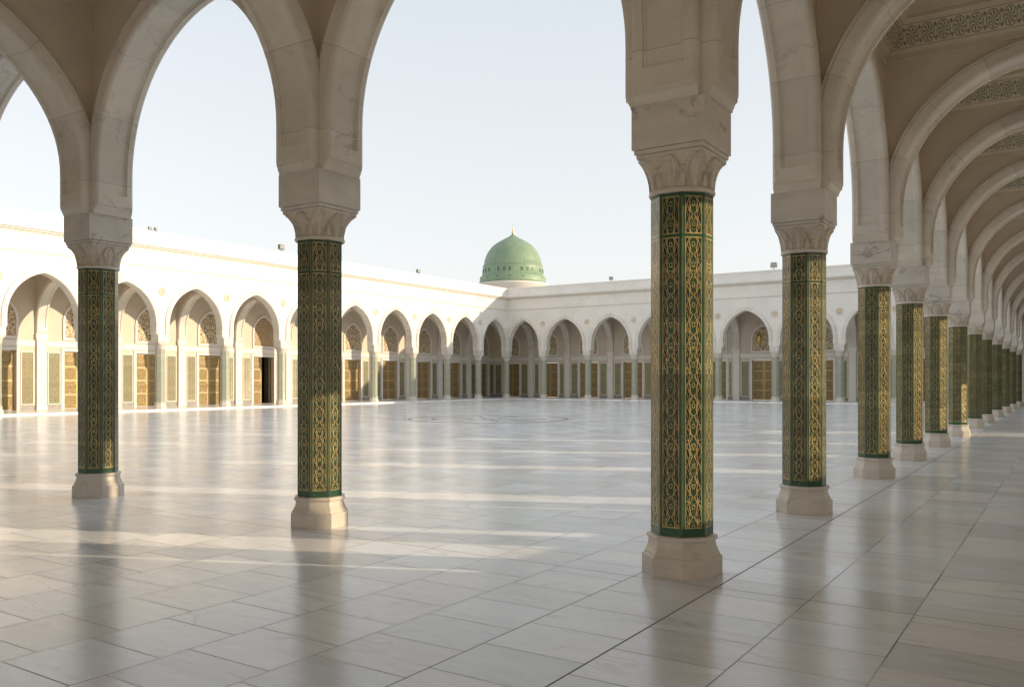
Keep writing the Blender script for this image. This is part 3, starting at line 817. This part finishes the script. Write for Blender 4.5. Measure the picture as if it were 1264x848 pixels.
b = MB(); b.box(XL - AISLE - .4, XL - WALLW, Y0 - .2, YB + AISLE + .4, 7.92, 8.10); link('roof', b.mesh('roof', m_roof), W)  # roof out of view, added to stop the sun

# =================================================================== BACK WING, in shade
W = wing('white arcade in shade closing the far end of the court below the green dome')
yb = YB + AISLE - .235
for k in range(10):
    x, L = BACKX[k], BACKX[k + 1] - BACKX[k]
    link('arch', rib(L), W, (x, YB, STEP)); link('spandrel_wall', wallm(L, HW - .01, (m_fac, m_wall)), W, (x, YB, STEP - .1))
    add_ceiling(W, x + WALLW, BACKX[k + 1] - WALLW, YB + WALLW, yb)
    backwall_bay(W, L, (x + L / 2, yb, STEP), 0.0)
backwall_bay(W, AISLE, (X0 + AISLE / 2, yb, 0.005), 0.0)
backwall_bay(W, AISLE, (XL - AISLE / 2, yb, STEP), 0.0)
backwall_bay(W, AISLE, (xb, YB + AISLE / 2, STEP), math.pi / 2)
add_ceiling(W, xb, XL - WALLW, YB + WALLW, yb)
for k in range(11):
    x = BACKX[k]
    link('arch', rib(AISLE), W, (x, YB, STEP), math.pi / 2); link('spandrel_wall', wallm(AISLE, 7.5, (m_wall, m_wall), False, .15, AISLE - .1), W, (x, YB, STEP), math.pi / 2)
    link('pilaster', me_pil, W, (x, yb, STEP), 0)
    if 0 < k < 10: link('medallion', me_medal, W, (x, YB - WALLW - .001, 6.26), 0)
link('arch', rib(AISLE), W, (X0, YB, 0)); link('spandrel_wall', wallm(AISLE, 7.5, (m_wall, m_wall), False, .15, AISLE - .1), W, (X0, YB, 0))
add_ceiling(W, X0 + WALLW, xw, YB + WALLW, yb)
link('cornice', make_trims(X0 - XL, 'cornice', -1, -1), W, (XL, YB, 0), 0)
b = MB(); b.box(XL - WALLW + .002, X0 + WALLW - .002, YB + WALLW, YB + AISLE + .4, 7.92, 8.10); link('roof', b.mesh('roof', m_roof), W)  # unseen slab added to keep sun off the aisle

# =================================================================== COLUMNS
column(X0, Y0, 'biggest and nearest green tiled column, at the corner where both rows meet', 'green tiled columns')
for k in range(1, NB):
    lab = '%s green tiled column behind the big corner column in the right row' % ordinal(k)
    if k == NB - 1: lab = 'last green tiled column of the right row, where it meets the shaded arcade'
    column(X0, ROWB[k], lab, 'green tiled columns', False, 0.0)
for k in range(1, 6):
    lab = {1: 'green tiled column before the sunlit arcade, next one left of the big corner column',
           2: 'green tiled column near the left edge, second one left of the big corner column'}.get(k, '%s green tiled column left of the big corner column in the near row' % ordinal(k))
    column(ROWA[k], Y0, lab, 'green tiled columns')
for k in range(2, 13):
    column(XL, ROWL[k], '%s pale column of the sunlit left arcade counted from the inner corner' % ordinal(13 - k), 'pale columns of the sunlit arcade', True, STEP)
column(XL, YB, 'pale column in the inner corner below the dome, between both facades', 'pale columns of the shaded arcade', True, STEP)
for k in range(1, 10):
    column(BACKX[k], YB, '%s pale column of the shaded far arcade counted from the inner corner' % ordinal(k), 'pale columns of the shaded arcade', True, STEP)

# =================================================================== DOME
dx, dy, dz0 = -52.03, 79.48, 12.30
T = thing('dome_building', 'green ribbed dome with gilded finial on a low white drum beyond the far corner', 'dome', (dx, dy, 0))
Rd, Hd = 3.43, 5.52
prof = [(1.08, 0.0), (1.08, .03), (1.07, .12), (1.065, .128), (1.005, .132), (.995, .20), (.985, .205), (.98, .30), (.968, .34), (.975, .345), (.975, .36), (.945, .365), (.925, .45), (.875, .55), (.815, .63), (.745, .69), (.665, .75), (.565, .80), (.465, .84), (.35, .88), (.24, .915), (.155, .945), (.09, .97), (.05, .99), (.03, 1.0)]
b = MB(); b.lathe([(r * Rd, z * Hd) for r, z in prof], 96)
ds = link('dome_shell', b.mesh('dome shell', m_dome), T, (0, 0, dz0))
b = MB(); b.lathe([(3.95, 8.5), (3.95, 12.0), (4.05, 12.05), (4.05, 12.24), (3.72, 12.295)], 64); link('drum', b.mesh('drum', m_drum), T)
b = MB(); b.box(-7, 7, -7, 7, 0, 8.495); b.box(-7.15, 7.15, -7.15, 7.15, 8.5, 8.8); link('base_block', b.mesh('base block', m_drum), T)
b = MB(); b.lathe([(.09, 0), (.12, .06), (.16, .16), (.10, .26), (.05, .33), (.09, .42), (.11, .48), (.07, .56), (.03, .62), (.05, .72), (.02, .80), (.012, 1.15)], 20)
link('finial', b.mesh('finial', m_gold), T, (0, 0, dz0 + Hd - .02))
wv = MB()
wv.box(-.11, .11, -.06, .06, 0, .42)
mw = wv.mesh('dome window', m_dwin)
for k in range(32):
    a = 2 * math.pi * (k + .5) / 32
    if k % 4 == 3: continue
    r = Rd * .98 - .01
    link('window', mw, T, (r * math.cos(a), r * math.sin(a), dz0 + .20 * Hd), a + math.pi / 2)
for k in range(16):
    a = 2 * math.pi * (k + .25) / 16; r = Rd * 1.065 - .03
    o = link('window', mw, T, (r * math.cos(a), r * math.sin(a), dz0 + .045 * Hd), a + math.pi / 2); o.scale = (1.3, 1, .75)

# =================================================================== FLOODLIGHTS on the parapets
def make_flood():
    y = MB(); y.box(-.02, .02, -.02, .02, 0, .16); y.box(-.22, .22, -.015, .015, .16, .19); y.box(-.22, -.20, -.015, .015, .19, .36); y.box(.20, .22, -.015, .015, .19, .36)
    h = MB(); h.box(-.19, .19, -.09, .11, .22, .50)
    g = MB(); g.box(-.16, .16, -.095, -.091, .25, .47)
    return y.mesh('flood yoke', m_grey), bevel(h.mesh('flood housing', m_grey), .02, 2), g.mesh('flood glass', m_glass)
fy, fh, fg = make_flood()
def flood(x, y, rz, label, s=1.0):
    t = thing('floodlight', label, 'floodlight', (x, y, HW), rz, 'floodlights on the parapets')
    t.scale = (s, s, s)
    link('yoke', fy, t); link('housing', fh, t); link('glass', fg, t)
flood(XL - .05, 35.74, math.pi / 2, 'grey floodlight on the sunlit parapet, just left of the column standing second from the corner', 1.0)
flood(XL - .05, 26.88, math.pi / 2, 'small twin floodlight on the sunlit parapet, leftmost of all', .5)
flood(XL - .05, 27.2, math.pi / 2 + .5, 'small floodlight close beside the leftmost one on the sunlit parapet', .5)
flood(XL - .05, 48.78, math.pi / 2, 'tiny floodlight on the sunlit parapet left of the dome', .8)
flood(-30.33, YB + .05, 0, 'tiny floodlight on the shaded parapet right of the dome', .8)
flood(-17.56, YB + .05, 0, 'grey floodlight on the shaded parapet between the two nearest right columns', 1.1)

# =================================================================== LANTERN
lx, ly = -19.24, YB + 2.1
T = thing('lantern', 'brass lantern hanging inside a shaded far arch right of the big corner column', 'lantern', (lx, ly, 4.25))
b = MB(); b.lathe([(.02, -.02), (.14, .05), (.24, .22), (.26, .40), (.20, .62), (.09, .78), (.05, .86), (.02, .95)], 12, smooth=False); link('body', b.mesh('lantern body', m_brass), T)
b = MB(); b.lathe([(.012, .94), (.012, 3.1)], 8); link('chain', b.mesh('lantern chain', m_brass), T)
b = MB(); b.lathe([(.01, -.30), (.05, -.22), (.02, -.1), (.06, -.03)], 12); link('finial', b.mesh('lantern drop', m_brass), T)

# =================================================================== LIGHT, SKY, CAMERA
sd = Vector((1.0, 0.43, 0.27)).normalized()           # towards the sun
elev = math.asin(sd.z); az = math.atan2(sd.x, sd.y)
w = bpy.data.worlds.new('World'); scene.world = w; w.use_nodes = True
nt = w.node_tree; nt.nodes.clear()
sky = nt.nodes.new('ShaderNodeTexSky'); sky.sky_type = 'NISHITA'; sky.sun_disc = False
sky.sun_elevation = elev; sky.sun_rotation = az; sky.air_density = 1.0; sky.dust_density = 1.2; sky.ozone_density = 1.0; sky.altitude = 100
hs = nt.nodes.new('ShaderNodeHueSaturation'); hs.inputs['Saturation'].default_value = 0.4
bg = nt.nodes.new('ShaderNodeBackground'); bg.inputs[1].default_value = 0.15
out = nt.nodes.new('ShaderNodeOutputWorld')
nt.links.new(sky.outputs[0], hs.inputs['Color']); mx = nt.nodes.new('ShaderNodeMix'); mx.data_type = 'RGBA'; mx.inputs[0].default_value = 0.75      # a thin even veil of high cloud
tc = nt.nodes.new('ShaderNodeTexCoord'); sp = nt.nodes.new('ShaderNodeSeparateXYZ'); mr = nt.nodes.new('ShaderNodeMapRange'); mc = nt.nodes.new('ShaderNodeMix'); mc.data_type = 'RGBA'
nt.links.new(tc.outputs['Generated'], sp.inputs[0]); nt.links.new(sp.outputs[2], mr.inputs[0]); mr.inputs[1].default_value = 0.0; mr.inputs[2].default_value = 0.45
mc.inputs[6].default_value = (2.62, 2.56, 2.46, 1); mc.inputs[7].default_value = (2.22, 2.38, 2.54, 1)      # creamier towards the horizon
nt.links.new(mr.outputs[0], mc.inputs[0]); nt.links.new(mc.outputs[2], mx.inputs[7])
nt.links.new(hs.outputs[0], mx.inputs[6]); nt.links.new(mx.outputs[2], bg.inputs[0]); nt.links.new(bg.outputs[0], out.inputs[0])
sl = bpy.data.lights.new('sun', 'SUN'); sl.energy = 2.0; sl.angle = R_(0.53); sl.color = (1.0, 0.80, 0.55)
so = bpy.data.objects.new('sun', sl); COL.objects.link(so)
so.rotation_euler = (-sd).to_track_quat('-Z', 'Y').to_euler(); so.location = (30, 20, 30)

cd = bpy.data.cameras.new('camera'); cam = bpy.data.objects.new('camera', cd); COL.objects.link(cam)
cam.location = (0, 0, 1.6155)
cam.rotation_euler = (math.pi / 2, 0, R_(33.265))
cd.sensor_width = 36; cd.sensor_fit = 'HORIZONTAL'; cd.lens = 1052.2 / 1264 * 36
cd.shift_y = 45.07 / 1264; cd.clip_start = 0.05; cd.clip_end = 3000
scene.camera = cam

scene.render.engine = 'CYCLES'
scene.cycles.use_denoising = True
try: scene.cycles.denoiser = 'OPENIMAGEDENOISE'
except Exception: pass
scene.cycles.max_bounces = 10; scene.cycles.diffuse_bounces = 8; scene.cycles.glossy_bounces = 4
scene.cycles.caustics_reflective = False; scene.cycles.caustics_refractive = False
scene.cycles.sample_clamp_indirect = 8
vs = scene.view_settings
vs.view_transform = 'Standard'; vs.look = 'None'; vs.exposure = 1.18; vs.gamma = 1.0
